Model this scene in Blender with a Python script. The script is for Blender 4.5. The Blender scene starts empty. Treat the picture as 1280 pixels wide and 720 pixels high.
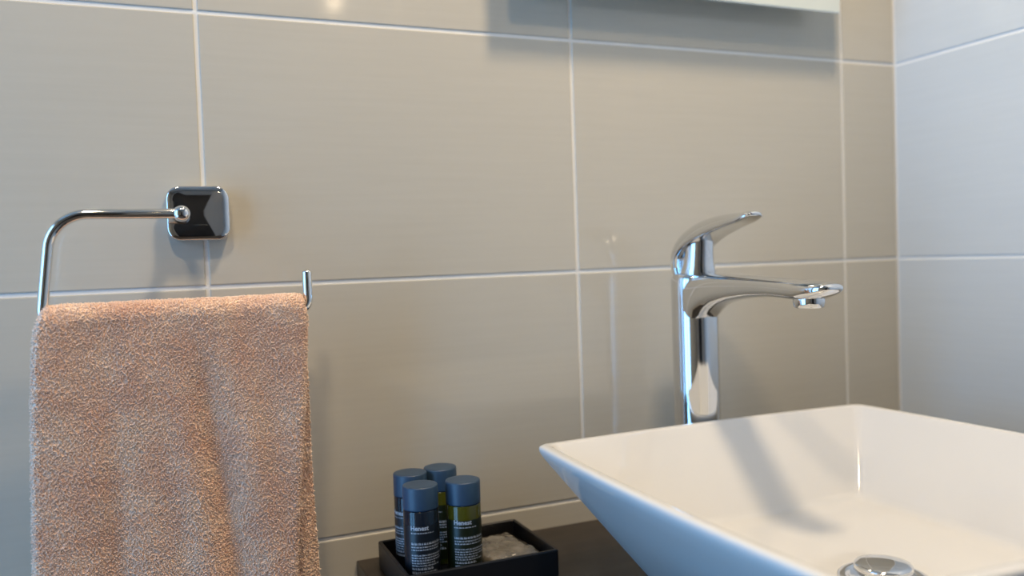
import bpy, bmesh, math, random
import numpy as np
from mathutils import Vector, Matrix, noise

random.seed(7)
rng = np.random.default_rng(7)
SC = bpy.context.scene
COL = SC.collection
PI = math.pi

# ------------------------------------------------------------------ camera
F = 1.05351074
RX, RY, RZ = 1.53513081, 0.03431205, -0.39802166
cam_d = bpy.data.cameras.new('camera')
cam = bpy.data.objects.new('camera', cam_d)
COL.objects.link(cam)
cam.rotation_mode = 'XYZ'
cam.location = (-0.42199724, -0.82029753, 0.0172959)
cam.rotation_euler = (RX, RY, RZ)
cam_d.sensor_width = 36.0
cam_d.lens = F * 1000 / 1280 * 36.0
cam_d.clip_start = 0.02
cam_d.dof.use_dof = True
cam_d.dof.focus_distance = 0.73
cam_d.dof.aperture_fstop = 3.0
SC.camera = cam

# ------------------------------------------------------------------ world, lights, exposure
SC.view_settings.view_transform = 'Standard'
SC.view_settings.look = 'None'
SC.view_settings.gamma = 1.0
SC.view_settings.use_curve_mapping = False
SC.view_settings.exposure = 0.15

world = bpy.data.worlds.new('daylight')
SC.world = world
world.use_nodes = True
bg = world.node_tree.nodes['Background']
bg.inputs['Color'].default_value = (0.50, 0.70, 1.0, 1)
bg.inputs['Strength'].default_value = 0.4

XL, XR, YF, ZF, ZC = -1.55, 0.46927, -3.20, -1.125, 1.15     # room limits (back wall is y = 0)
ZT = -0.2754                                               # top of the vanity counter
WY0, WY1, WZ0, WZ1 = -0.98, -0.06, -0.95, 1.00               # window opening in the left wall


def area_light(name, loc, rot, sx, sy, power, color, shape='RECTANGLE', spread=PI):
    l = bpy.data.lights.new(name, 'AREA')
    l.shape = shape
    l.size = sx
    if shape == 'RECTANGLE':
        l.size_y = sy
    l.energy = power
    l.color = color
    l.spread = spread
    o = bpy.data.objects.new(name, l)
    o.location = loc
    o.rotation_euler = rot
    COL.objects.link(o)
    return o


# daylight arriving through the window
area_light('window_daylight', (XL - 0.16, (WY0 + WY1) / 2, (WZ0 + WZ1) / 2), (0, -PI / 2, 0),
           WZ1 - WZ0, WY1 - WY0, 30, (0.20, 0.53, 1.0))
LAMPS = [(0.0, -0.45), (-0.60, -0.85), (0.33, -2.85)]
LAMP_POWER = [10.0, 5.8, 0.6]
LAMP_R = [0.085, 0.085, 0.028]

# ------------------------------------------------------------------ helpers


def mat(name, color=(0.8, 0.8, 0.8), rough=0.5, metal=0.0, **kw):
    m = bpy.data.materials.new(name)
    m.use_nodes = True
    b = m.node_tree.nodes['Principled BSDF']
    b.inputs['Base Color'].default_value = (*color, 1)
    b.inputs['Roughness'].default_value = rough
    b.inputs['Metallic'].default_value = metal
    for k, v in kw.items():
        b.inputs[k.replace('_', ' ')].default_value = v
    return m


def nodes(m):
    return m.node_tree.nodes, m.node_tree.links, m.node_tree.nodes['Principled BSDF']


def add_noise_color(m, c1, c2, scale=(5, 5, 5), detail=4, lo=0.35, hi=0.65, rough_var=None):
    n, l, b = nodes(m)
    tc = n.new('ShaderNodeTexCoord')
    mp = n.new('ShaderNodeMapping')
    mp.inputs['Scale'].default_value = scale
    nz = n.new('ShaderNodeTexNoise')
    nz.inputs['Scale'].default_value = 1.0
    nz.inputs['Detail'].default_value = detail
    rp = n.new('ShaderNodeValToRGB')
    rp.color_ramp.elements[0].position = lo
    rp.color_ramp.elements[1].position = hi
    rp.color_ramp.elements[0].color = (*c1, 1)
    rp.color_ramp.elements[1].color = (*c2, 1)
    l.new(tc.outputs['Object'], mp.inputs['Vector'])
    l.new(mp.outputs[0], nz.inputs['Vector'])
    l.new(nz.outputs['Fac'], rp.inputs['Fac'])
    l.new(rp.outputs['Color'], b.inputs['Base Color'])
    return nz


def add_bump(m, scale=(50, 50, 50), strength=0.2, dist=0.001, detail=3):
    n, l, b = nodes(m)
    tc = n.new('ShaderNodeTexCoord')
    mp = n.new('ShaderNodeMapping')
    mp.inputs['Scale'].default_value = scale
    nz = n.new('ShaderNodeTexNoise')
    nz.inputs['Scale'].default_value = 1.0
    nz.inputs['Detail'].default_value = detail
    bp = n.new('ShaderNodeBump')
    bp.inputs['Strength'].default_value = strength
    bp.inputs['Distance'].default_value = dist
    l.new(tc.outputs['Object'], mp.inputs['Vector'])
    l.new(mp.outputs[0], nz.inputs['Vector'])
    l.new(nz.outputs['Fac'], bp.inputs['Height'])
    l.new(bp.outputs[0], b.inputs['Normal'])
    return bp


def empty(name, loc, label=None, cat=None, group=None):
    o = bpy.data.objects.new(name, None)
    o.empty_display_size = 0.05
    COL.objects.link(o)
    o.location = loc
    tag(o, label, cat, group)
    return o


def tag(o, label=None, cat=None, group=None, kind=None):
    for k, v in (('label', label), ('category', cat), ('group', group), ('kind', kind)):
        if v:
            o[k] = v
    return o


def link_mesh(name, me, m, parent=None, loc=None, smooth=False):
    me.materials.clear()
    if m:
        me.materials.append(m)
    if smooth:
        for p in me.polygons:
            p.use_smooth = True
    o = bpy.data.objects.new(name, me)
    COL.objects.link(o)
    if parent is not None:
        o.parent = parent
    if loc is not None:
        o.location = loc
    return o


def pymesh(name, verts, faces):
    me = bpy.data.meshes.new(name)
    me.from_pydata([tuple(v) for v in verts], [], faces)
    bm = bmesh.new()
    bm.from_mesh(me)
    bmesh.ops.recalc_face_normals(bm, faces=bm.faces)
    bm.to_mesh(me)
    bm.free()
    me.update()
    return me


def box_mesh(name, x0, x1, y0, y1, z0, z1, bevel=0.0, seg=2):
    bm = bmesh.new()
    bmesh.ops.create_cube(bm, size=1.0)
    for v in bm.verts:
        v.co = Vector(((x0 + x1) / 2 + v.co.x * (x1 - x0), (y0 + y1) / 2 + v.co.y * (y1 - y0),
                       (z0 + z1) / 2 + v.co.z * (z1 - z0)))
    if bevel > 0:
        bmesh.ops.bevel(bm, geom=list(bm.edges), offset=bevel, segments=seg, profile=0.5, affect='EDGES')
    me = bpy.data.meshes.new(name)
    bm.to_mesh(me)
    bm.free()
    return me


def box(name, x0, x1, y0, y1, z0, z1, m, parent=None, bevel=0.0, seg=2, off=(0, 0, 0)):
    ox, oy, oz = off
    return link_mesh(name, box_mesh(name, x0 - ox, x1 - ox, y0 - oy, y1 - oy, z0 - oz, z1 - oz, bevel, seg), m, parent)


def loft(name, rings, cap0=True, cap1=True):
    n = len(rings[0])
    verts, faces = [], []
    for r in rings:
        verts += [tuple(q) for q in r]
    for i in range(len(rings) - 1):
        for j in range(n):
            k = (j + 1) % n
            faces.append((i * n + j, i * n + k, (i + 1) * n + k, (i + 1) * n + j))
    if cap0:
        faces.append(tuple(range(n - 1, -1, -1)))
    if cap1:
        faces.append(tuple(range((len(rings) - 1) * n, len(rings) * n)))
    return pymesh(name, verts, faces)


def lathe(name, prof, n=48, cx=0, cy=0, cap0=True, cap1=True):
    rings = [[(cx + r * math.cos(2 * PI * j / n), cy + r * math.sin(2 * PI * j / n), z) for j in range(n)]
             for r, z in prof]
    return loft(name, rings, cap0, cap1)


def catmull(pts, per=8):
    P = [Vector(p) for p in pts]
    P = [P[0] * 2 - P[1]] + P + [P[-1] * 2 - P[-2]]
    out = []
    for i in range(1, len(P) - 2):
        for k in range(per):
            t = k / per
            a, b, c, d = P[i - 1], P[i], P[i + 1], P[i + 2]
            out.append(0.5 * ((2 * b) + (c - a) * t + (2 * a - 5 * b + 4 * c - d) * t * t + (3 * b - a - 3 * c + d) * t ** 3))
    out.append(P[-2])
    return out


def arc_path(pts, radii, seg=10):
    """polyline with rounded corners"""
    P = [Vector(p) for p in pts]
    out = [P[0]]
    for i in range(1, len(P) - 1):
        a, b, c = P[i - 1], P[i], P[i + 1]
        u = (a - b).normalized()
        v = (c - b).normalized()
        ang = u.angle(v)
        t = radii[i - 1] / math.tan(ang / 2)
        s, e = b + u * t, b + v * t
        bis = (u + v).normalized()
        cen = b + bis * (radii[i - 1] / math.sin(ang / 2))
        rs, re = s - cen, e - cen
        tot = rs.angle(re)
        ax = rs.cross(re).normalized()
        for k in range(seg + 1):
            out.append(cen + Matrix.Rotation(tot * k / seg, 3, ax) @ rs)
    out.append(P[-1])
    return out


def tube_mesh(name, path, r, n=20, round_end=True):
    P = [Vector(p) for p in path]
    T = [(P[min(i + 1, len(P) - 1)] - P[max(i - 1, 0)]).normalized() for i in range(len(P))]
    up = Vector((0, 1, 0)) if abs(T[0].y) < 0.9 else Vector((1, 0, 0))
    nrm = (up - T[0] * up.dot(T[0])).normalized()
    rings = []

    def ring(c, nn, t, rad):
        b = t.cross(nn)
        return [c + (nn * math.cos(2 * PI * j / n) + b * math.sin(2 * PI * j / n)) * rad for j in range(n)]
    for i, c in enumerate(P):
        if i:
            nrm = (nrm - T[i] * nrm.dot(T[i])).normalized()
        if i == 0 and round_end:
            for a in (80, 50, 25):
                rings.append(ring(c - T[0] * r * 0.6 * math.sin(math.radians(a)), nrm, T[0], r * math.cos(math.radians(a))))
        rings.append(ring(c, nrm, T[i], r))
        if i == len(P) - 1 and round_end:
            for a in (25, 50, 80):
                rings.append(ring(c + T[i] * r * 0.6 * math.sin(math.radians(a)), nrm, T[i], r * math.cos(math.radians(a))))
    return loft(name, rings)


# ------------------------------------------------------------------ materials
M_grout = mat('grout', (0.84, 0.85, 0.84), 0.75)
add_bump(M_grout, (400, 400, 400), 0.3, 0.0004)


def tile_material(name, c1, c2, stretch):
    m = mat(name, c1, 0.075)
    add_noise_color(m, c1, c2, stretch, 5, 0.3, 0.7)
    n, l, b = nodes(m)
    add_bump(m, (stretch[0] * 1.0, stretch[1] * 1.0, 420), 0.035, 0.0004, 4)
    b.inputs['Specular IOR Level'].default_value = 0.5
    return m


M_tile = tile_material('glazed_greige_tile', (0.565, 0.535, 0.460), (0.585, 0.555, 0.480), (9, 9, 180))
M_tile_pale = tile_material('glazed_pale_tile', (0.62, 0.66, 0.68), (0.64, 0.68, 0.70), (9, 9, 180))  # pale tile, tinted lighter and bluer to make up for weaker daylight
M_plaster = mat('dimmed_plaster', (0.50, 0.48, 0.45), 0.8)  # unseen ceiling and front wall, darkened below white to cut bounced light
M_floor = mat('floor_tile_brown', (0.12, 0.09, 0.07), 0.35)
add_noise_color(M_floor, (0.10, 0.075, 0.055), (0.16, 0.12, 0.09), (6, 6, 6))
M_frame = mat('white_frame', (0.75, 0.76, 0.77), 0.35)
M_door = mat('dark_reflection_door', (0.02, 0.012, 0.01), 0.45)  # kept near black for its reflection in the chrome
add_noise_color(M_door, (0.008, 0.006, 0.005), (0.022, 0.013, 0.009), (30, 30, 2))
M_chrome = mat('chrome', (0.74, 0.75, 0.765), 0.05, 1.0)
M_chrome_soft = mat('polished_steel', (0.80, 0.79, 0.76), 0.10, 1.0)
M_ceramic = mat('white_ceramic', (0.70, 0.695, 0.68), 0.08)
nodes(M_ceramic)[2].inputs['Coat Weight'].default_value = 0.3
M_counter = mat('dark_counter', (0.04, 0.04, 0.034), 0.32)
add_noise_color(M_counter, (0.017, 0.013, 0.011), (0.036, 0.028, 0.022), (14, 60, 60), 6)
add_bump(M_counter, (500, 900, 500), 0.15, 0.0004)
M_tray = mat('black_tray', (0.006, 0.006, 0.007), 0.38)
M_cap = mat('slate_blue_cap', (0.024, 0.056, 0.105), 0.42)
M_navy = mat('navy_bottle', (0.008, 0.013, 0.022), 0.14)
M_olive = mat('olive_bottle', (0.060, 0.060, 0.006), 0.12)
M_sleeve_n = mat('navy_label', (0.005, 0.008, 0.013), 0.38)
M_sleeve_g = mat('green_label', (0.007, 0.011, 0.002), 0.38)
M_print = mat('white_print', (0.42, 0.46, 0.52), 0.5)
M_mirror = mat('silvered_glass', (0.86, 0.90, 0.88), 0.02, 1.0)
M_pale_edge = mat('pale_mirror_edge', (0.74, 0.80, 0.76), 0.3)
M_black = mat('black_rubber', (0.01, 0.01, 0.01), 0.5)


def glass_mat():
    m = bpy.data.materials.new('window_glass')
    m.use_nodes = True
    n, l = m.node_tree.nodes, m.node_tree.links
    n.remove(n['Principled BSDF'])
    t = n.new('ShaderNodeBsdfTransparent')
    g = n.new('ShaderNodeBsdfGlossy')
    g.inputs['Roughness'].default_value = 0.02
    mx = n.new('ShaderNodeMixShader')
    mx.inputs['Fac'].default_value = 0.06
    l.new(t.outputs[0], mx.inputs[1])
    l.new(g.outputs[0], mx.inputs[2])
    l.new(mx.outputs[0], n['Material Output'].inputs['Surface'])
    return m


M_glass = glass_mat()

M_foil = mat('clear_wrapper', (0.42, 0.38, 0.32), 0.12)
add_noise_color(M_foil, (0.07, 0.063, 0.052), (0.20, 0.18, 0.15), (60, 60, 60), 3)
nodes(M_foil)[2].inputs['Coat Weight'].default_value = 0.8
nodes(M_foil)[2].inputs['Coat Roughness'].default_value = 0.06

M_towel = mat('terry_cloth', (0.56, 0.37, 0.27), 0.9)
add_noise_color(M_towel, (0.87, 0.60, 0.455), (0.97, 0.74, 0.58), (35, 35, 35), 4)
nodes(M_towel)[2].inputs['Sheen Weight'].default_value = 0.3
nodes(M_towel)[2].inputs['Sheen Roughness'].default_value = 0.5

# ------------------------------------------------------------------ room shell
TW, TH, G = 0.38016, 0.25, 0.0038      # tile pitch and grout width
TD = 0.0012                             # how proud the tiles stand of the grout


def tile_mesh(w, h):
    """a tile face in its own XZ plane, front towards -y, cushioned edges"""
    c = 0.0011
    prof = [(0, 0.0), (0, 0.55), (0.3, 0.85), (1.0, 1.0)]
    verts = []
    for ins, hh in prof:
        i = ins * c
        y = -TD * hh
        verts += [(i, y, i), (w - i, y, i), (w - i, y, h - i), (i, y, h - i)]
    faces = []
    for k in range(len(prof) - 1):
        for j in range(4):
            a, b = k * 4 + j, k * 4 + (j + 1) % 4
            faces.append((a, b, b + 4, a + 4))
    k = (len(prof) - 1) * 4
    faces.append((k, k + 1, k + 2, k + 3))
    faces.append((3, 2, 1, 0))
    return pymesh('tile', verts, faces)


_tile_cache = {}


def tiled(wall, u_joints, z_joints, place):
    for i in range(len(u_joints) - 1):
        for j in range(len(z_joints) - 1):
            a, b = u_joints[i], u_joints[i + 1]
            c, d = z_joints[j], z_joints[j + 1]
            w, h = round(b - a - G, 4), round(d - c - G, 4)
            key = (w, h)
            if key not in _tile_cache:
                me = tile_mesh(w, h)
                me.materials.append(M_tile)
                _tile_cache[key] = me
            o = bpy.data.objects.new('tile', _tile_cache[key])
            COL.objects.link(o)
            o.parent = wall
            place(o, a + G / 2, c + G / 2)


# joints on the back wall: x = k*TW, z = k*TH
xj = [XL] + [k * TW for k in range(-4, 2)] + [XR]
zj = [ZF] + [k * TH for k in range(-4, 5)] + [ZC]
wall_back = box('wall_back', XL - 0.10, XR, TD, 0.10, ZF, ZC, M_grout)
tag(wall_back, kind='structure')


def place_back(o, u, z):
    o.location = (u, TD, z)


tiled(wall_back, xj, [z for z in zj if z > -TH - 0.01], place_back)
xj_low = [XL] + [-0.14 + k * TW for k in range(-3, 2)] + [XR]
tiled(wall_back, xj_low, [z for z in zj if z < -TH + 0.01], place_back)

wall_right = box('wall_right', XR + TD, XR + 0.10, YF, 0.10, ZF, ZC, M_grout)
tag(wall_right, kind='structure')
yj = [YF] + [-0.291 - TW * k for k in range(7, -1, -1)] + [0.0]


def tiled_right():
    for i in range(len(yj) - 1):
        for j in range(len(zj) - 1):
            a, b = yj[i], yj[i + 1]
            c, d = zj[j], zj[j + 1]
            w, h = round(b - a - G, 4), round(d - c - G, 4)
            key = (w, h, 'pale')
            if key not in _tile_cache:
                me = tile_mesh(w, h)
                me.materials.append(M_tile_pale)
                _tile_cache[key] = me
            o = bpy.data.objects.new('tile', _tile_cache[key])
            COL.objects.link(o)
            o.parent = wall_right
            o.rotation_euler = (0, 0, -PI / 2)
            o.location = (XR + TD, b - G / 2, c + G / 2)


tiled_right()

tag(box('floor', XL - 0.1, XR + 0.1, YF - 0.1, 0.1, ZF - 0.1, ZF, M_floor), kind='structure')
tag(box('ceiling', XL - 0.1, XR + 0.1, YF - 0.1, 0.1, ZC, ZC + 0.1, M_plaster), kind='structure')

# left wall with the window opening, front wall with an added, unseen door
bm = bmesh.new()


def bbox(bm, x0, x1, y0, y1, z0, z1):
    r = bmesh.ops.create_cube(bm, size=1.0)
    for v in r['verts']:
        v.co = Vector(((x0 + x1) / 2 + v.co.x * (x1 - x0), (y0 + y1) / 2 + v.co.y * (y1 - y0),
                       (z0 + z1) / 2 + v.co.z * (z1 - z0)))


bbox(bm, XL - 0.1, XL, YF, WY0, ZF, ZC)
bbox(bm, XL - 0.1, XL, WY1, 0.0, ZF, ZC)
bbox(bm, XL - 0.1, XL, WY0, WY1, ZF, WZ0)
bbox(bm, XL - 0.1, XL, WY0, WY1, WZ1, ZC)
me = bpy.data.meshes.new('wall_left')
bm.to_mesh(me)
bm.free()
tag(link_mesh('wall_left', me, M_tile), kind='structure')

DX0, DX1, DZ1 = -0.95, -0.10, 0.90
bm = bmesh.new()
bbox(bm, XL - 0.1, DX0, YF - 0.1, YF, ZF, ZC)
bbox(bm, DX1, XR + 0.1, YF - 0.1, YF, ZF, ZC)
bbox(bm, DX0, DX1, YF - 0.1, YF, DZ1, ZC)
me = bpy.data.meshes.new('wall_front')
bm.to_mesh(me)
bm.free()
tag(link_mesh('wall_front', me, M_plaster), kind='structure')
door = tag(box('unseen_door', DX0 + 0.002, DX1 - 0.002, YF - 0.06, YF - 0.02, ZF + 0.004, DZ1 - 0.002, M_door, bevel=0.002), kind='structure')  # added out of view so the chrome wall plate reflects something dark
for z0, z1 in ((-1.0, -0.25), (-0.1, 0.78)):
    box('door_panel', DX0 + 0.12, DX1 - 0.12, YF - 0.022, YF - 0.012, z0, z1, M_door, door, bevel=0.005)
link_mesh('door_handle', tube_mesh('door_handle', arc_path([(DX1 - 0.06, YF - 0.02, -0.10), (DX1 - 0.06, YF + 0.03, -0.10), (DX1 - 0.17, YF + 0.03, -0.10)], [0.012]), 0.008), M_chrome_soft, door, smooth=True)

# window: frame, mullion, glass
bm = bmesh.new()
for a in ((WY0, WY0 + .05, WZ0, WZ1), (WY1 - .05, WY1, WZ0, WZ1), (WY0 + .05, WY1 - .05, WZ0, WZ0 + .05),
          (WY0 + .05, WY1 - .05, WZ1 - .05, WZ1), ((WY0 + WY1) / 2 - .03, (WY0 + WY1) / 2 + .03, WZ0 + .05, WZ1 - .05)):
    bbox(bm, XL - 0.08, XL - 0.03, *a)
me = bpy.data.meshes.new('window_1')
bm.to_mesh(me)
bm.free()
win = tag(link_mesh('window_1', me, M_frame), kind='structure')
box('pane', XL - 0.057, XL - 0.053, WY0 + .05, (WY0 + WY1) / 2 - .03, WZ0 + .05, WZ1 - .05, M_glass, win)
box('pane', XL - 0.057, XL - 0.053, (WY0 + WY1) / 2 + .03, WY1 - .05, WZ0 + .05, WZ1 - .05, M_glass, win)

# ceiling downlights with their own light
M_bulb = bpy.data.materials.new('lamp_lens')
M_bulb.use_nodes = True
nb = M_bulb.node_tree.nodes
pb = nb['Principled BSDF']
pb.inputs['Base Color'].default_value = (0.9, 0.85, 0.75, 1)
pb.inputs['Emission Color'].default_value = (1.0, 0.80, 0.55, 1)
pb.inputs['Emission Strength'].default_value = 6.0
LAMP_WORDS = ['over the washbasin', 'towards the window', 'near the door']
for (lx, ly), pw, lr, wd in zip(LAMPS, LAMP_POWER, LAMP_R, LAMP_WORDS):
    t = empty('ceiling_light', (lx, ly, ZC), 'round recessed ceiling spotlight ' + wd, 'ceiling light', 'ceiling spotlights')
    link_mesh('trim_ring', lathe('trim_ring', [(lr + 0.012, 0), (lr + 0.014, -0.004), (lr + 0.010, -0.007), (lr + 0.001, -0.006), (lr + 0.001, -0.001)], 40, cap1=False), M_frame, t, smooth=True)
    link_mesh('lens', lathe('lens', [(lr + 0.0005, -0.0005), (lr + 0.0005, -0.003), (lr * 0.4, -0.005)], 40), M_bulb, t)
    area_light('spot_lamp', (lx, ly, ZC - 0.012), (0, 0, 0), lr * 1.9, lr * 1.9, pw, (1.0, 0.77, 0.50), 'DISK')

# ------------------------------------------------------------------ mirror above the basin
mir = empty('mirror', (0.0, -0.03, 0.60), 'frameless rectangular wall mirror with a pale edge above the washbasin', 'mirror')
MY = -0.034
mx0, mx1, mz0, mz1 = -0.09, 0.346, 0.297, 1.0
P0 = (0.0, -0.03, 0.60)
box('mirror_pane', mx0, mx1, MY, MY + 0.005, mz0, mz1, M_mirror, mir, bevel=0.0008, seg=1, off=P0)
bm = bmesh.new()
for a in ((mx0 + .001, mx1 - .001, mz0 + .001, mz0 + .035), (mx0 + .001, mx1 - .001, mz1 - .035, mz1 - .001),
          (mx0 + .001, mx0 + .035, mz0 + .035, mz1 - .035), (mx1 - .035, mx1 - .001, mz0 + .035, mz1 - .035)):
    bbox(bm, a[0] - P0[0], a[1] - P0[0], MY - 0.0006 - P0[1], MY - P0[1], a[2] - P0[2], a[3] - P0[2])
me = bpy.data.meshes.new('pale_border')
bm.to_mesh(me)
bm.free()
link_mesh('pale_border', me, M_pale_edge, mir)  # plain pale strip laid round the edge of the pane
box('mirror_backing', mx0 + 0.04, mx1 - 0.04, MY + 0.005, 0.0, mz0 + 0.04, mz1 - 0.04, M_frame, mir, off=P0)

# ------------------------------------------------------------------ counter
CX0 = -0.2547
ct = box('countertop', CX0, XR, -0.60, 0.0, ZT - 0.06, ZT, M_counter, bevel=0.0012, seg=2)
tag(ct, 'dark brown stone-look vanity counter under the white basin', 'countertop')

# ------------------------------------------------------------------ towel ring
RYD = -0.06
ring = empty('towel_ring', (-0.386, 0, 0.067), 'open chrome towel ring on the tiled wall holding the beige towel', 'towel ring')
RO = Vector((-0.386, 0, 0.067))


def pad_ring(hw, hh, r, y, n=8, dome=0.0):
    out = []
    for qx, qz, a0 in ((1, 1, 0), (-1, 1, 90), (-1, -1, 180), (1, -1, 270)):
        for k in range(n + 1):
            a = math.radians(a0 + 90 * k / n)
            out.append((qx * (hw - r) + r * math.cos(a), y, qz * (hh - r) + r * math.sin(a)))
    return out


rings = []
hw, hh = 0.0268, 0.0245
for s, y in ((1.0, 0.0), (1.0, -0.0105), (0.992, -0.0122), (0.975, -0.0132), (0.95, -0.0137), (0.80, -0.0142), (0.5, -0.0148), (0.15, -0.0151)):
    rings.append(pad_ring(hw * s, hh * s, 0.0115 * min(1, s), y))
me = loft('wall_plate', rings)
tag(link_mesh('wall_plate', me, M_chrome, ring, smooth=True))
bx, bz = -0.4014 - RO.x, 0.0640 - RO.z
# short post from the plate to the bar, with a ball-shaped end
prof = [(0.0062, 0.0), (0.0062, 0.006), (0.0050, 0.010), (0.0045, 0.030), (0.0050, 0.040), (0.0066, 0.044), (0.0070, 0.049), (0.0060, 0.0535), (0.0032, 0.056)]
n = 28
rg = [[(bx + r * math.cos(2 * PI * j / n), -0.0130 - d * 0.96, bz + r * math.sin(2 * PI * j / n)) for j in range(n)] for r, d in prof]
link_mesh('post', loft('post', rg), M_chrome, ring, smooth=True)
q = lambda x, z, y=RYD: (x - RO.x, y, z - RO.z)
BAR_Z = -0.0215
path = arc_path([q(-0.4014, 0.0640), q(-0.4985, 0.0645), q(-0.5090, BAR_Z), q(-0.3003, BAR_Z - 0.001), q(-0.3003, 0.0108)],
                [0.030, 0.010, 0.0095], 14)
link_mesh('ring_bar', tube_mesh('ring_bar', path, 0.0043, 24), M_chrome_soft, ring, smooth=True)

# ------------------------------------------------------------------ towel
TX0, TX1 = -0.5135, -0.3045
R_OUT = 0.0130          # outer radius of the bend over the bar
THK = 0.0085
LEN = 0.345
tow = empty('hand_towel', (-0.41, RYD, BAR_Z), 'beige terry hand towel folded over the chrome towel ring', 'towel')
TO = Vector((-0.41, RYD, BAR_Z))


def fold(x, d):
    """outward bulge of the front face; x across, d distance below the bar"""
    u = (x - TX0) / (TX1 - TX0)
    g = min(1, d / 0.14)
    c = 0.56 + 0.16 * (d / 0.3)
    v = 0.0040 * g * math.exp(-((u - c + 0.10) / 0.07) ** 2)
    v -= 0.0036 * g * math.exp(-((u - c) / 0.045) ** 2)
    v += 0.0030 * g * math.exp(-((u - c - 0.13) / 0.07) ** 2)
    v -= 0.0030 * g * math.exp(-((u - 0.24 - 0.05 * d) / 0.06) ** 2)
    v += 0.0020 * noise.noise(Vector((u * 6, d * 9, 3.1)))
    v += 0.0020 * g * math.sin(u * 6.0 + 0.7)
    return v


NV = 110
steps = []
for i in range(NV + 1):                         # front, bottom to top
    steps.append(('f', LEN * (1 - i / NV)))
for i in range(1, 16):
    steps.append(('a', PI * i / 16))
for i in range(NV + 1):
    steps.append(('b', (LEN - 0.02) * i / NV))
NU = 90
rings = []
R_MID = R_OUT - THK / 2
for kind, v in steps:
    # centre line position, outward normal (ny, nz)
    if kind == 'f':
        cy, cz, ny, nz = -R_MID, -v, -1.0, 0.0
    elif kind == 'a':
        cy, cz, ny, nz = -R_MID * math.cos(v), R_MID * math.sin(v), -math.cos(v), math.sin(v)
    else:
        cy, cz, ny, nz = R_MID, -v, 1.0, 0.0
    d = v if kind != 'a' else 0
    if kind == 'f':
        x0 = TX0 - 0.0012 * math.sin(d * 20) - 0.012 * (d / 0.23)
        x1 = TX1 + 0.0012 - 0.016 * (d / 0.22) + 0.0012 * math.sin(d * 17 + 1)
    elif kind == 'b':
        x0 = TX0 + 0.004 - 0.010 * (d / 0.23)
        x1 = TX1 + 0.0012 + 0.0040 * min(1, d / 0.22) + 0.0008 * math.sin(d * 30)
    else:
        x0 = TX0 + 0.004 * (v / PI)
        x1 = TX1 + 0.0012
    # rounded shoulder at the top left and right corners
    if kind == 'a' or d < 0.012:
        dd = d if kind != 'a' else 0
        k = (1 - dd / 0.012) ** 2
        top = math.sin(v) if kind == 'a' else 0
        x0 += 0.004 * k * (0.5 + 0.5 * top)
        x1 -= 0.0015 * k
    ring_pts = []
    h = THK / 2
    for j in range(NU + 1):                 # outer side, left to right
        t = j / NU
        x = x0 + (x1 - x0) * t
        e = min(x - x0, x1 - x)
        hh_ = h * math.sqrt(max(0, 1 - (1 - min(1, e / (h * 1.1))) ** 2)) if e < h * 1.1 else h
        o = fold(x, d) if kind == 'f' else (0.0006 * noise.noise(Vector((x * 80, v * 4, 0))) if kind == 'a' else 0.0)
        if kind == 'a':
            o += fold(x, 0) * max(0, math.cos(v))
            o += 0.0012 * noise.noise(Vector((x * 45, 2.0, 0)))
        ring_pts.append((x, cy + ny * (hh_ + o), cz + nz * (hh_ + o)))
    for j in range(NU, -1, -6):              # inner side, right to left
        t = j / NU
        x = x0 + (x1 - x0) * t
        e = min(x - x0, x1 - x)
        hh_ = h * math.sqrt(max(0, 1 - (1 - min(1, e / (h * 1.1))) ** 2)) if e < h * 1.1 else h
        o = fold(x, d) if kind == 'f' else 0
        ring_pts.append((x, cy - ny * hh_ + ny * min(o, 0) + (ny * o if o > 0 and kind == 'f' else 0), cz - nz * hh_))
    rings.append([(p[0] - TO.x, p[1], p[2]) for p in ring_pts])
me = loft('cloth', rings)
cloth = link_mesh('cloth', me, M_towel, tow, smooth=True)

# terry loops: small yarn loops standing all over the outer faces
nr = len(rings)
V = np.array(rings)                       # (rows, n, 3)
npt = V.shape[1]
outer = V[:, :NU + 1, :]
A = outer[:-1, :-1]
B = outer[:-1, 1:]
Cc = outer[1:, :-1]
nrm = np.cross(B - A, Cc - A)
ar = np.linalg.norm(nrm, axis=2)
nrm = nrm / np.maximum(ar[..., None], 1e-12)
# orientation: outward = away from the towel's mid sheet
front_n = nrm[5, NU // 2]
if front_n[1] > 0:
    nrm = -nrm
wts = ar.copy()
wts[NV + 16 + 2:, :] *= 0.0
wts[:, :3] *= 1.0
NL = 76000
cum = np.cumsum(wts.ravel())
pick = np.searchsorted(cum, (np.arange(NL) + rng.random(NL)) / NL * cum[-1])
pi_, pj_ = np.unravel_index(pick, ar.shape)
s, t = rng.random(NL), rng.random(NL)
base = A[pi_, pj_] + (B - A)[pi_, pj_] * s[:, None] + (Cc - A)[pi_, pj_] * t[:, None]
N = nrm[pi_, pj_] + rng.normal(0, 0.20, (NL, 3))
N /= np.linalg.norm(N, axis=1)[:, None]
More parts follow.
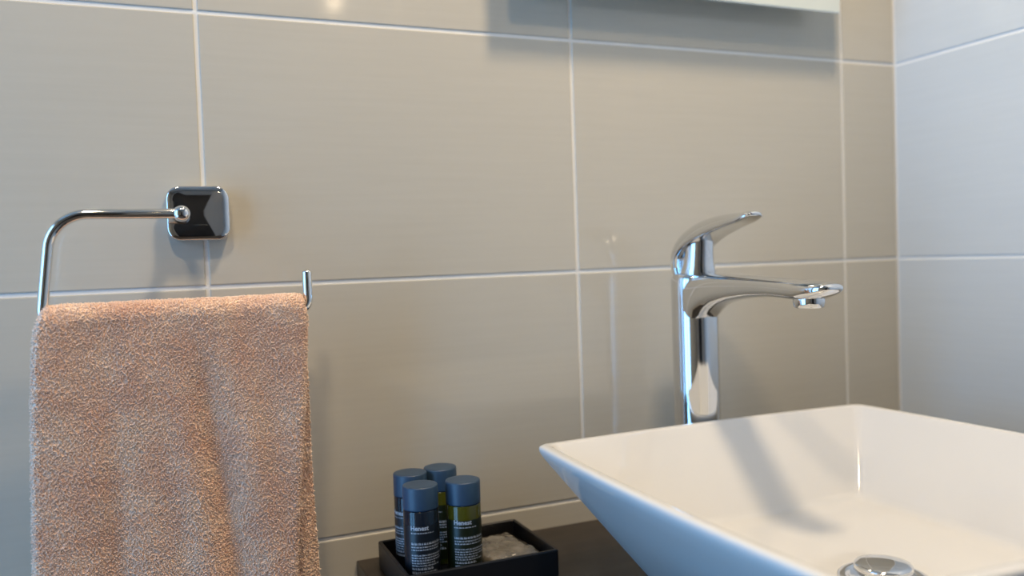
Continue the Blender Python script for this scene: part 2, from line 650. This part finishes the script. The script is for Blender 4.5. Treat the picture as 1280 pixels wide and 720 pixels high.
# the visible strip of the rear half's inner face
inn = V[NV + 14:, NU:NU + 6, :]
ia, ib, ic = inn[:-1, :-1], inn[:-1, 1:], inn[1:, :-1]
inm = np.cross(ib - ia, ic - ia)
iar = np.linalg.norm(inm, axis=2)
inm /= np.maximum(iar[..., None], 1e-12)
if inm[40, 2, 1] > 0:
    inm = -inm
NI = 16000
cum2 = np.cumsum(iar.ravel())
pk = np.searchsorted(cum2, (np.arange(NI) + rng.random(NI)) / NI * cum2[-1])
qi, qj = np.unravel_index(np.minimum(pk, iar.size - 1), iar.shape)
s2, t2 = rng.random(NI)[:, None], rng.random(NI)[:, None]
base = np.vstack([base, ia[qi, qj] + (ib - ia)[qi, qj] * s2 + (ic - ia)[qi, qj] * t2])
N2 = inm[qi, qj] + rng.normal(0, 0.28, (NI, 3))
N = np.vstack([N, N2 / np.linalg.norm(N2, axis=1)[:, None]])
NL += NI
T = rng.normal(0, 1, (NL, 3))
T -= N * np.sum(T * N, axis=1)[:, None]
T /= np.linalg.norm(T, axis=1)[:, None]
Bn = np.cross(N, T)
hgt = rng.uniform(0.0006, 0.0021, NL)
wid = rng.uniform(0.00025, 0.0005, NL)
SEG, SD = 4, 3
rad = rng.uniform(0.00036, 0.00052, NL)
verts = np.zeros((NL, SEG, SD, 3), dtype=np.float32)
for k in range(SEG):
    a = PI * k / (SEG - 1)
    cx_, cn_ = -math.cos(a), math.sin(a)
    c = base + T * (wid * cx_)[:, None] + N * (hgt * cn_ - 0.0002)[:, None]
    ra = T * cx_ + N * cn_
    for m_ in range(SD):
        b_ = 2 * PI * m_ / SD
        verts[:, k, m_] = c + (ra * math.cos(b_) + Bn * math.sin(b_)) * rad[:, None]
idx = np.arange(NL)[:, None, None] * (SEG * SD)
fk = []
for k in range(SEG - 1):
    for m_ in range(SD):
        m2 = (m_ + 1) % SD
        fk.append((k * SD + m_, k * SD + m2, (k + 1) * SD + m2, (k + 1) * SD + m_))
fk = np.array(fk)[None] + idx
fk = fk.reshape(-1, 4)
me = bpy.data.meshes.new('terry_loops')
me.vertices.add(NL * SEG * SD)
me.vertices.foreach_set('co', verts.ravel())
me.loops.add(fk.size)
me.loops.foreach_set('vertex_index', fk.astype(np.int32).ravel())
me.polygons.add(len(fk))
me.polygons.foreach_set('loop_start', np.arange(0, fk.size, 4, dtype=np.int32))
me.polygons.foreach_set('use_smooth', np.ones(len(fk), dtype=bool))
me.update(calc_edges=True)
me.validate()
tag(link_mesh('terry_loops', me, M_towel, tow), kind='stuff')

# ------------------------------------------------------------------ washbasin
BCX, BCY = 0.0877, -0.3135
BHX, BHY = 0.195, 0.200
basin = empty('washbasin', (BCX, BCY, ZT), 'square white ceramic vessel washbasin with flared sides on the dark counter', 'washbasin')


def rrect(hx, hy, r, z, bulge=0.0, nc=8, ns=10):
    """rounded rectangle with slightly bowed sides, counter-clockwise"""
    pts = []
    cors = ((1, 1, 0), (-1, 1, 90), (-1, -1, 180), (1, -1, 270))
    for i, (sx, sy, a0) in enumerate(cors):
        for k in range(nc + 1):
            a = math.radians(a0 + 90 * k / nc)
            pts.append([sx * (hx - r) + r * math.cos(a), sy * (hy - r) + r * math.sin(a)])
        nx_, ny_, _ = cors[(i + 1) % 4]
        a = math.radians(a0 + 90)
        st = (sx * (hx - r) + r * math.cos(a), sy * (hy - r) + r * math.sin(a))
        en = (nx_ * (hx - r) + r * math.cos(a), ny_ * (hy - r) + r * math.sin(a))
        for k in range(1, ns):
            t = k / ns
            pts.append([st[0] + (en[0] - st[0]) * t, st[1] + (en[1] - st[1]) * t])
    out = []
    for x, y in pts:
        bxx = bulge * max(0, 1 - (y / hy) ** 2) * (x / hx)
        byy = bulge * max(0, 1 - (x / hx) ** 2) * (y / hy)
        out.append((x + bxx, y + byy, z))
    return out


def bring(ins, z, r, bulge):
    return rrect(BHX - ins, BHY - ins, r, z, bulge)


rings = [bring(0.078, 0.0, 0.02, 0.0), bring(0.0735, 0.0015, 0.02, 0.0), bring(0.0715, 0.004, 0.02, 0.0)]
for k in range(1, 9):
    t = k / 8
    z = 0.004 + (0.108 - 0.004) * t
    rings.append(bring(0.0715 - (0.0715 - 0.0035) * t, z, 0.018 - 0.009 * t, 0.007 * t))
for ins, z in ((0.0012, 0.1125), (0.0002, 0.1155), (0.0002, 0.1178), (0.0012, 0.1193), (0.0030, 0.1200), (0.0075, 0.1200), (0.0098, 0.1192), (0.0112, 0.1175)):
    rings.append(bring(ins, z, 0.009, 0.007))
for k in range(1, 9):
    t = k / 8
    rings.append(bring(0.0112 + (0.062 - 0.0112) * t, 0.1175 + (0.047 - 0.1175) * t, 0.008, 0.007 * (1 - t)))
for ins, z in ((0.0645, 0.0440), (0.068, 0.0415), (0.073, 0.0400), (0.09, 0.0390), (0.13, 0.0378), (0.16, 0.0370)):
    rings.append(bring(ins, z, min(0.008 + (ins - 0.0645) * 0.25, BHX - ins - 0.002), 0.0))
link_mesh('bowl', loft('bowl', rings), M_ceramic, basin, smooth=True)
# push-open drain
dr = link_mesh('drain_flange', lathe('drain_flange', [(0.030, 0.036), (0.0335, 0.0385), (0.0330, 0.0402), (0.0310, 0.0412), (0.0265, 0.0412), (0.0250, 0.0400), (0.0235, 0.0385)], 56), M_chrome, basin, loc=(-0.010, -0.028, 0), smooth=True)
link_mesh('drain_plug', lathe('drain_plug', [(0.012, 0.0380), (0.012, 0.0430), (0.0205, 0.0435), (0.0212, 0.0445), (0.0212, 0.0488), (0.0204, 0.0500), (0.017, 0.0506), (0.008, 0.0510)], 56), M_chrome, basin, loc=(-0.010, -0.028, 0), smooth=True)

# ------------------------------------------------------------------ tap
TXC, TYC = 0.1, -0.073
tap = empty('basin_mixer_tap', (TXC, TYC, ZT), 'tall chrome single-lever mixer tap standing behind the white washbasin', 'tap')


def loc3(x, y, z):
    return (x - TXC, y - TYC, z - ZT)


RB = 0.0243
prof = [(0.0275, 0.0), (0.0278, 0.001), (0.0275, 0.004), (0.0262, 0.0052), (RB, 0.0065), (RB, 0.08), (RB, 0.16), (RB, 0.22), (RB, 0.262), (0.0236, 0.2665), (0.0215, 0.2695), (0.016, 0.2705)]
link_mesh('body', lathe('body', prof, 64), M_chrome, tap, smooth=True)


def sect(y, zt, zb, hw, n=36, e=2.6):
    zc_, hz = (zt + zb) / 2, (zt - zb) / 2
    out = []
    for j in range(n):
        a = 2 * PI * j / n
        c, s_ = math.cos(a), math.sin(a)
        out.append(loc3(TXC + hw * math.copysign(abs(c) ** (2 / e), c), y, zc_ + hz * math.copysign(abs(s_) ** (2 / e), s_)))
    return out


sp = [(-0.068, -0.0060, -0.062, 0.0215), (-0.088, -0.0055, -0.059, 0.0225), (-0.098, -0.0052, -0.050, 0.0225), (-0.108, -0.0052, -0.0425, 0.0220),
      (-0.122, -0.0055, -0.0365, 0.0212), (-0.145, -0.0062, -0.0318, 0.0202), (-0.175, -0.0075, -0.0282, 0.0192),
      (-0.205, -0.0088, -0.0268, 0.0186), (-0.225, -0.0098, -0.0278, 0.0186), (-0.240, -0.0105, -0.0288, 0.0184), (-0.250, -0.0110, -0.0284, 0.0180),
      (-0.260, -0.0118, -0.0262, 0.0168), (-0.267, -0.0128, -0.0236, 0.0148), (-0.2722, -0.0142, -0.0212, 0.0112), (-0.2745, -0.0158, -0.0190, 0.0060)]
spout = link_mesh('spout', loft('spout', [sect(*a) for a in sp]), M_chrome, tap, smooth=True)
aer = lathe('aerator', [(0.0135, -0.020), (0.0135, -0.0300), (0.0128, -0.0335), (0.0118, -0.0350), (0.0105, -0.0350), (0.0100, -0.0335)], 40)
o = link_mesh('aerator', aer, M_chrome, spout, loc=(0, -0.243 - TYC, -ZT), smooth=True)
# neck (cartridge housing) under the lever
tilt = 0.10
rg = []
for r, h in ((0.0185, -0.010), (0.0185, 0.002), (0.0172, 0.006), (0.0158, 0.016), (0.0155, 0.030), (0.0140, 0.040)):
    rg.append([loc3(TXC + r * math.cos(2 * PI * j / 40), -0.080 - h * tilt + r * math.sin(2 * PI * j / 40), -0.004 + h) for j in range(40)])
link_mesh('neck', loft('neck', rg), M_chrome, tap, smooth=True)
# lever: arched blade rising from the back of the body over the spout
lp = [(-0.0600, -0.0085, 0.0180, 0.0080), (-0.0585, 0.004, 0.0205, 0.0092), (-0.0625, 0.0175, 0.0218, 0.0098), (-0.0750, 0.0295, 0.0218, 0.0102),
      (-0.0960, 0.0385, 0.0205, 0.0098), (-0.1200, 0.0440, 0.0182, 0.0084), (-0.1420, 0.0470, 0.0158, 0.0066),
      (-0.1590, 0.0488, 0.0136, 0.0048), (-0.1700, 0.0508, 0.0112, 0.0030), (-0.1745, 0.0513, 0.0070, 0.0018)]
sm = catmull([(a[0], a[1], a[2]) for a in lp], 5)
sh = catmull([(a[3], 0, 0) for a in lp], 5)
rg = []
for i in range(len(sm)):
    a, b = sm[max(i - 1, 0)], sm[min(i + 1, len(sm) - 1)]
    ty, tz = b[0] - a[0], b[1] - a[1]
    ln = math.hypot(ty, tz)
    ty, tz = ty / ln, tz / ln
    ny, nz = tz, -ty           # normal in the (y, z) plane
    hw_, th_ = sm[i][2], sh[i][0]
    rr = []
    for j in range(32):
        an = 2 * PI * j / 32
        c, s_ = math.cos(an), math.sin(an)
        wx = hw_ * math.copysign(abs(c) ** 0.8, c)
        wn = th_ * math.copysign(abs(s_) ** 0.8, s_)
        # edges droop: the blade is a shallow arch across its width
        droop = 0.006 * (wx / 0.0215) ** 2
        rr.append(loc3(TXC + wx, sm[i][0] + ny * (wn - droop), sm[i][1] + nz * (wn - droop)))
    rg.append(rr)
link_mesh('lever', loft('lever', rg), M_chrome, tap, smooth=True)

# ------------------------------------------------------------------ tray
tx0, tx1, ty0, ty1 = -0.2388, -0.0955, -0.1310, -0.0275
tray = empty('amenity_tray', ((tx0 + tx1) / 2, (ty0 + ty1) / 2, ZT), 'low black rectangular tray holding toiletry bottles on the counter', 'tray')
hx, hy = (tx1 - tx0) / 2, (ty1 - ty0) / 2
rings = [rrect(hx - .001, hy - .001, .002, 0, nc=4, ns=2), rrect(hx, hy, .0025, .001, nc=4, ns=2), rrect(hx, hy, .0025, .0240, nc=4, ns=2),
         rrect(hx - .0006, hy - .0006, .0022, .0250, nc=4, ns=2), rrect(hx - .0028, hy - .0028, .0015, .0250, nc=4, ns=2),
         rrect(hx - .0034, hy - .0034, .0012, .0244, nc=4, ns=2), rrect(hx - .0034, hy - .0034, .0012, .0036, nc=4, ns=2), rrect(hx - .006, hy - .006, .001, .003, nc=4, ns=2)]
me = loft('tray_box', rings)
link_mesh('tray_box', me, M_tray, tray)

# ------------------------------------------------------------------ bottles
BH, BR = 0.0910, 0.0157


def text_mesh(txt, size, bold=0.0):
    cu = bpy.data.curves.new('t', 'FONT')
    cu.body = txt
    cu.size = size
    cu.offset = bold
    cu.resolution_u = 2
    ob = bpy.data.objects.new('t', cu)
    COL.objects.link(ob)
    dg = bpy.context.evaluated_depsgraph_get()
    me = bpy.data.meshes.new_from_object(ob.evaluated_get(dg))
    bpy.data.objects.remove(ob)
    return me


def bend(verts, r, a0):
    """x along the surface, y up -> cylinder of radius r starting at angle a0 (counter-clockwise)"""
    return [(r * math.cos(a0 + x / r), r * math.sin(a0 + x / r), y) for x, y in verts]


def print_mesh(a0, z_title):
    """the white print of a bottle as one mesh wrapped round it"""
    verts, faces = [], []
    r = BR + 0.00022
    tm = text_mesh('Henest', 0.0066, 0.00018)
    xs = [v.co.x for v in tm.vertices]
    sc = 0.0165 / (max(xs) - min(xs))
    vv = [((v.co.x - min(xs)) * sc, z_title + v.co.y * sc) for v in tm.vertices]
    verts += bend(vv, r, a0)
    faces += [tuple(p.vertices) for p in tm.polygons]

    def dash(x0, x1, y0, y1):
        n_ = max(1, int((x1 - x0) / 0.0012))
        b = len(verts)
        for k in range(n_ + 1):
            x = x0 + (x1 - x0) * k / n_
            verts.extend(bend([(x, y0), (x, y1)], r, a0))
        for k in range(n_):
            faces.append((b + 2 * k, b + 2 * k + 2, b + 2 * k + 3, b + 2 * k + 1))

    rr_ = random.Random(int(a0 * 100))

    def line(y, h, width):
        x = 0.0
        while x < width:
            w = rr_.uniform(0.0008, 0.0030)
            # one word: small upright strokes over a base stroke
            e = min(x + w, width)
            dash(x, e, y, y + h * 0.3)
            k = x
            while k < e - 0.0003:
                dash(k, min(k + 0.00028, e), y + h * 0.3, y + h * rr_.uniform(0.7, 1.0))
                k += 0.00052
            x += w + 0.0006
    y = z_title - 0.0030
    line(y, 0.0012, 0.0215)
    y -= 0.0098
    line(y, 0.0022, 0.029)
    y -= 0.0026
    for wd in (0.029, 0.027, 0):
        if wd:
            line(y, 0.0014, wd)
        y -= 0.0024
    for wd in (0.030, 0.028, 0.030, 0.022, 0.027):
        line(y, 0.0014, wd)
        y -= 0.0023
    y -= 0.0008
    line(y, 0.0021, 0.020)
    y -= 0.0034
    line(y, 0.0021, 0.024)
    return pymesh('print', verts, faces)


def make_bottle(x, y, face, body_m, sleeve_m, label, z_title=0.0540):
    t = empty('toiletry_bottle', (x, y, ZT + 0.0032), label, 'bottle', 'toiletry bottles in the black tray')
    prof = [(BR - .0022, 0), (BR - .0006, .0008), (BR, .0026), (BR, .069), (BR - .0003, .0700), (BR - .0012, .0704), (BR - .003, .0708)]
    link_mesh('bottle_body', lathe('bottle_body', prof, 48), body_m, t, smooth=False)
    prof = [(BR + .0001, .0705), (BR + .0001, .0716), (BR + .0001, BH - .0012), (BR - .0003, BH - .0003), (BR - .0013, BH), (BR - .006, BH - .0002)]
    link_mesh('cap', lathe('cap', prof, 48), M_cap, t)
    prof = [(BR + .0001, .006), (BR + .00012, .0062), (BR + .00012, .0575), (BR + .0001, .0577)]
    wl = link_mesh('tone_sleeve', lathe('tone_sleeve', prof, 48, cap0=False, cap1=False), sleeve_m, t)  # added dark sleeve giving the see-through bottle its darker lower tone
    link_mesh('print', print_mesh(face, z_title), M_print, wl)
    for o_ in t.children:
        if o_.name.startswith(('bottle_body', 'cap', 'tone_sleeve')):
            for p in o_.data.polygons:
                p.use_smooth = len(p.vertices) == 4
    return t


def start_angle(x, y, deg):
    a = math.atan2(cam.location.y - y, cam.location.x - x)
    return a - math.radians(deg) * -1 if False else a + math.radians(deg)


BOT = [(-0.2115, -0.0530, M_navy, M_sleeve_n, 'slate-capped navy toiletry bottle at the back left of the tray', -80),
       (-0.1800, -0.0475, M_olive, M_sleeve_g, 'blue-capped olive toiletry bottle at the back, half hidden between the others', -75),
       (-0.2155, -0.0995, M_navy, M_sleeve_n, 'blue-capped navy toiletry bottle with white print at the front left of the tray', -36),
       (-0.1765, -0.1030, M_olive, M_sleeve_g, 'blue-capped olive green toiletry bottle with white print at the front right', -34)]
for x, y, bmat_, lmat_, lab, dg_ in BOT:
    make_bottle(x, y, start_angle(x, y, dg_), bmat_, lmat_, lab)

# ------------------------------------------------------------------ wrapped soap in the tray
soap = empty('wrapped_soap', (-0.1315, -0.078, ZT + 0.0032), 'crinkled clear-wrapped soap packet lying in the tray beside the bottles', 'soap')
nx_, ny_ = 44, 34
verts, faces = [], []
W2, H2 = 0.0275, 0.036
for side in (1, -1):
    for j in range(ny_ + 1):
        for i in range(nx_ + 1):
            u, v = -1 + 2 * i / nx_, -1 + 2 * j / ny_
            e = max(0, (1 - abs(u) ** 5)) * max(0, (1 - abs(v) ** 6))
            h = (0.0075 * e ** 0.5)
            cr = 0.0050 * abs(noise.noise(Vector((u * 1.7, v * 2.1, 5.0 * side)))) + 0.0010 * abs(noise.noise(Vector((u * 4, v * 5, 1.0))))
            z = 0.0085 + side * h + (cr * side * min(1, e * 3) if side > 0 else 0)
            z = max(z, 0.0004)
            verts.append((u * W2, v * H2, z))
n1 = (nx_ + 1) * (ny_ + 1)
for sgn, b in ((1, 0), (-1, n1)):
    for j in range(ny_):
        for i in range(nx_):
            a = b + j * (nx_ + 1) + i
            faces.append((a, a + 1, a + nx_ + 2, a + nx_ + 1))
me = pymesh('wrapper', verts, faces)
bm = bmesh.new()
bm.from_mesh(me)
bmesh.ops.remove_doubles(bm, verts=bm.verts, dist=0.0003)
bmesh.ops.recalc_face_normals(bm, faces=bm.faces)
bm.to_mesh(me)
bm.free()
w = link_mesh('wrapper', me, M_foil, soap, smooth=True)
soap.rotation_euler = (0, 0, math.radians(6))
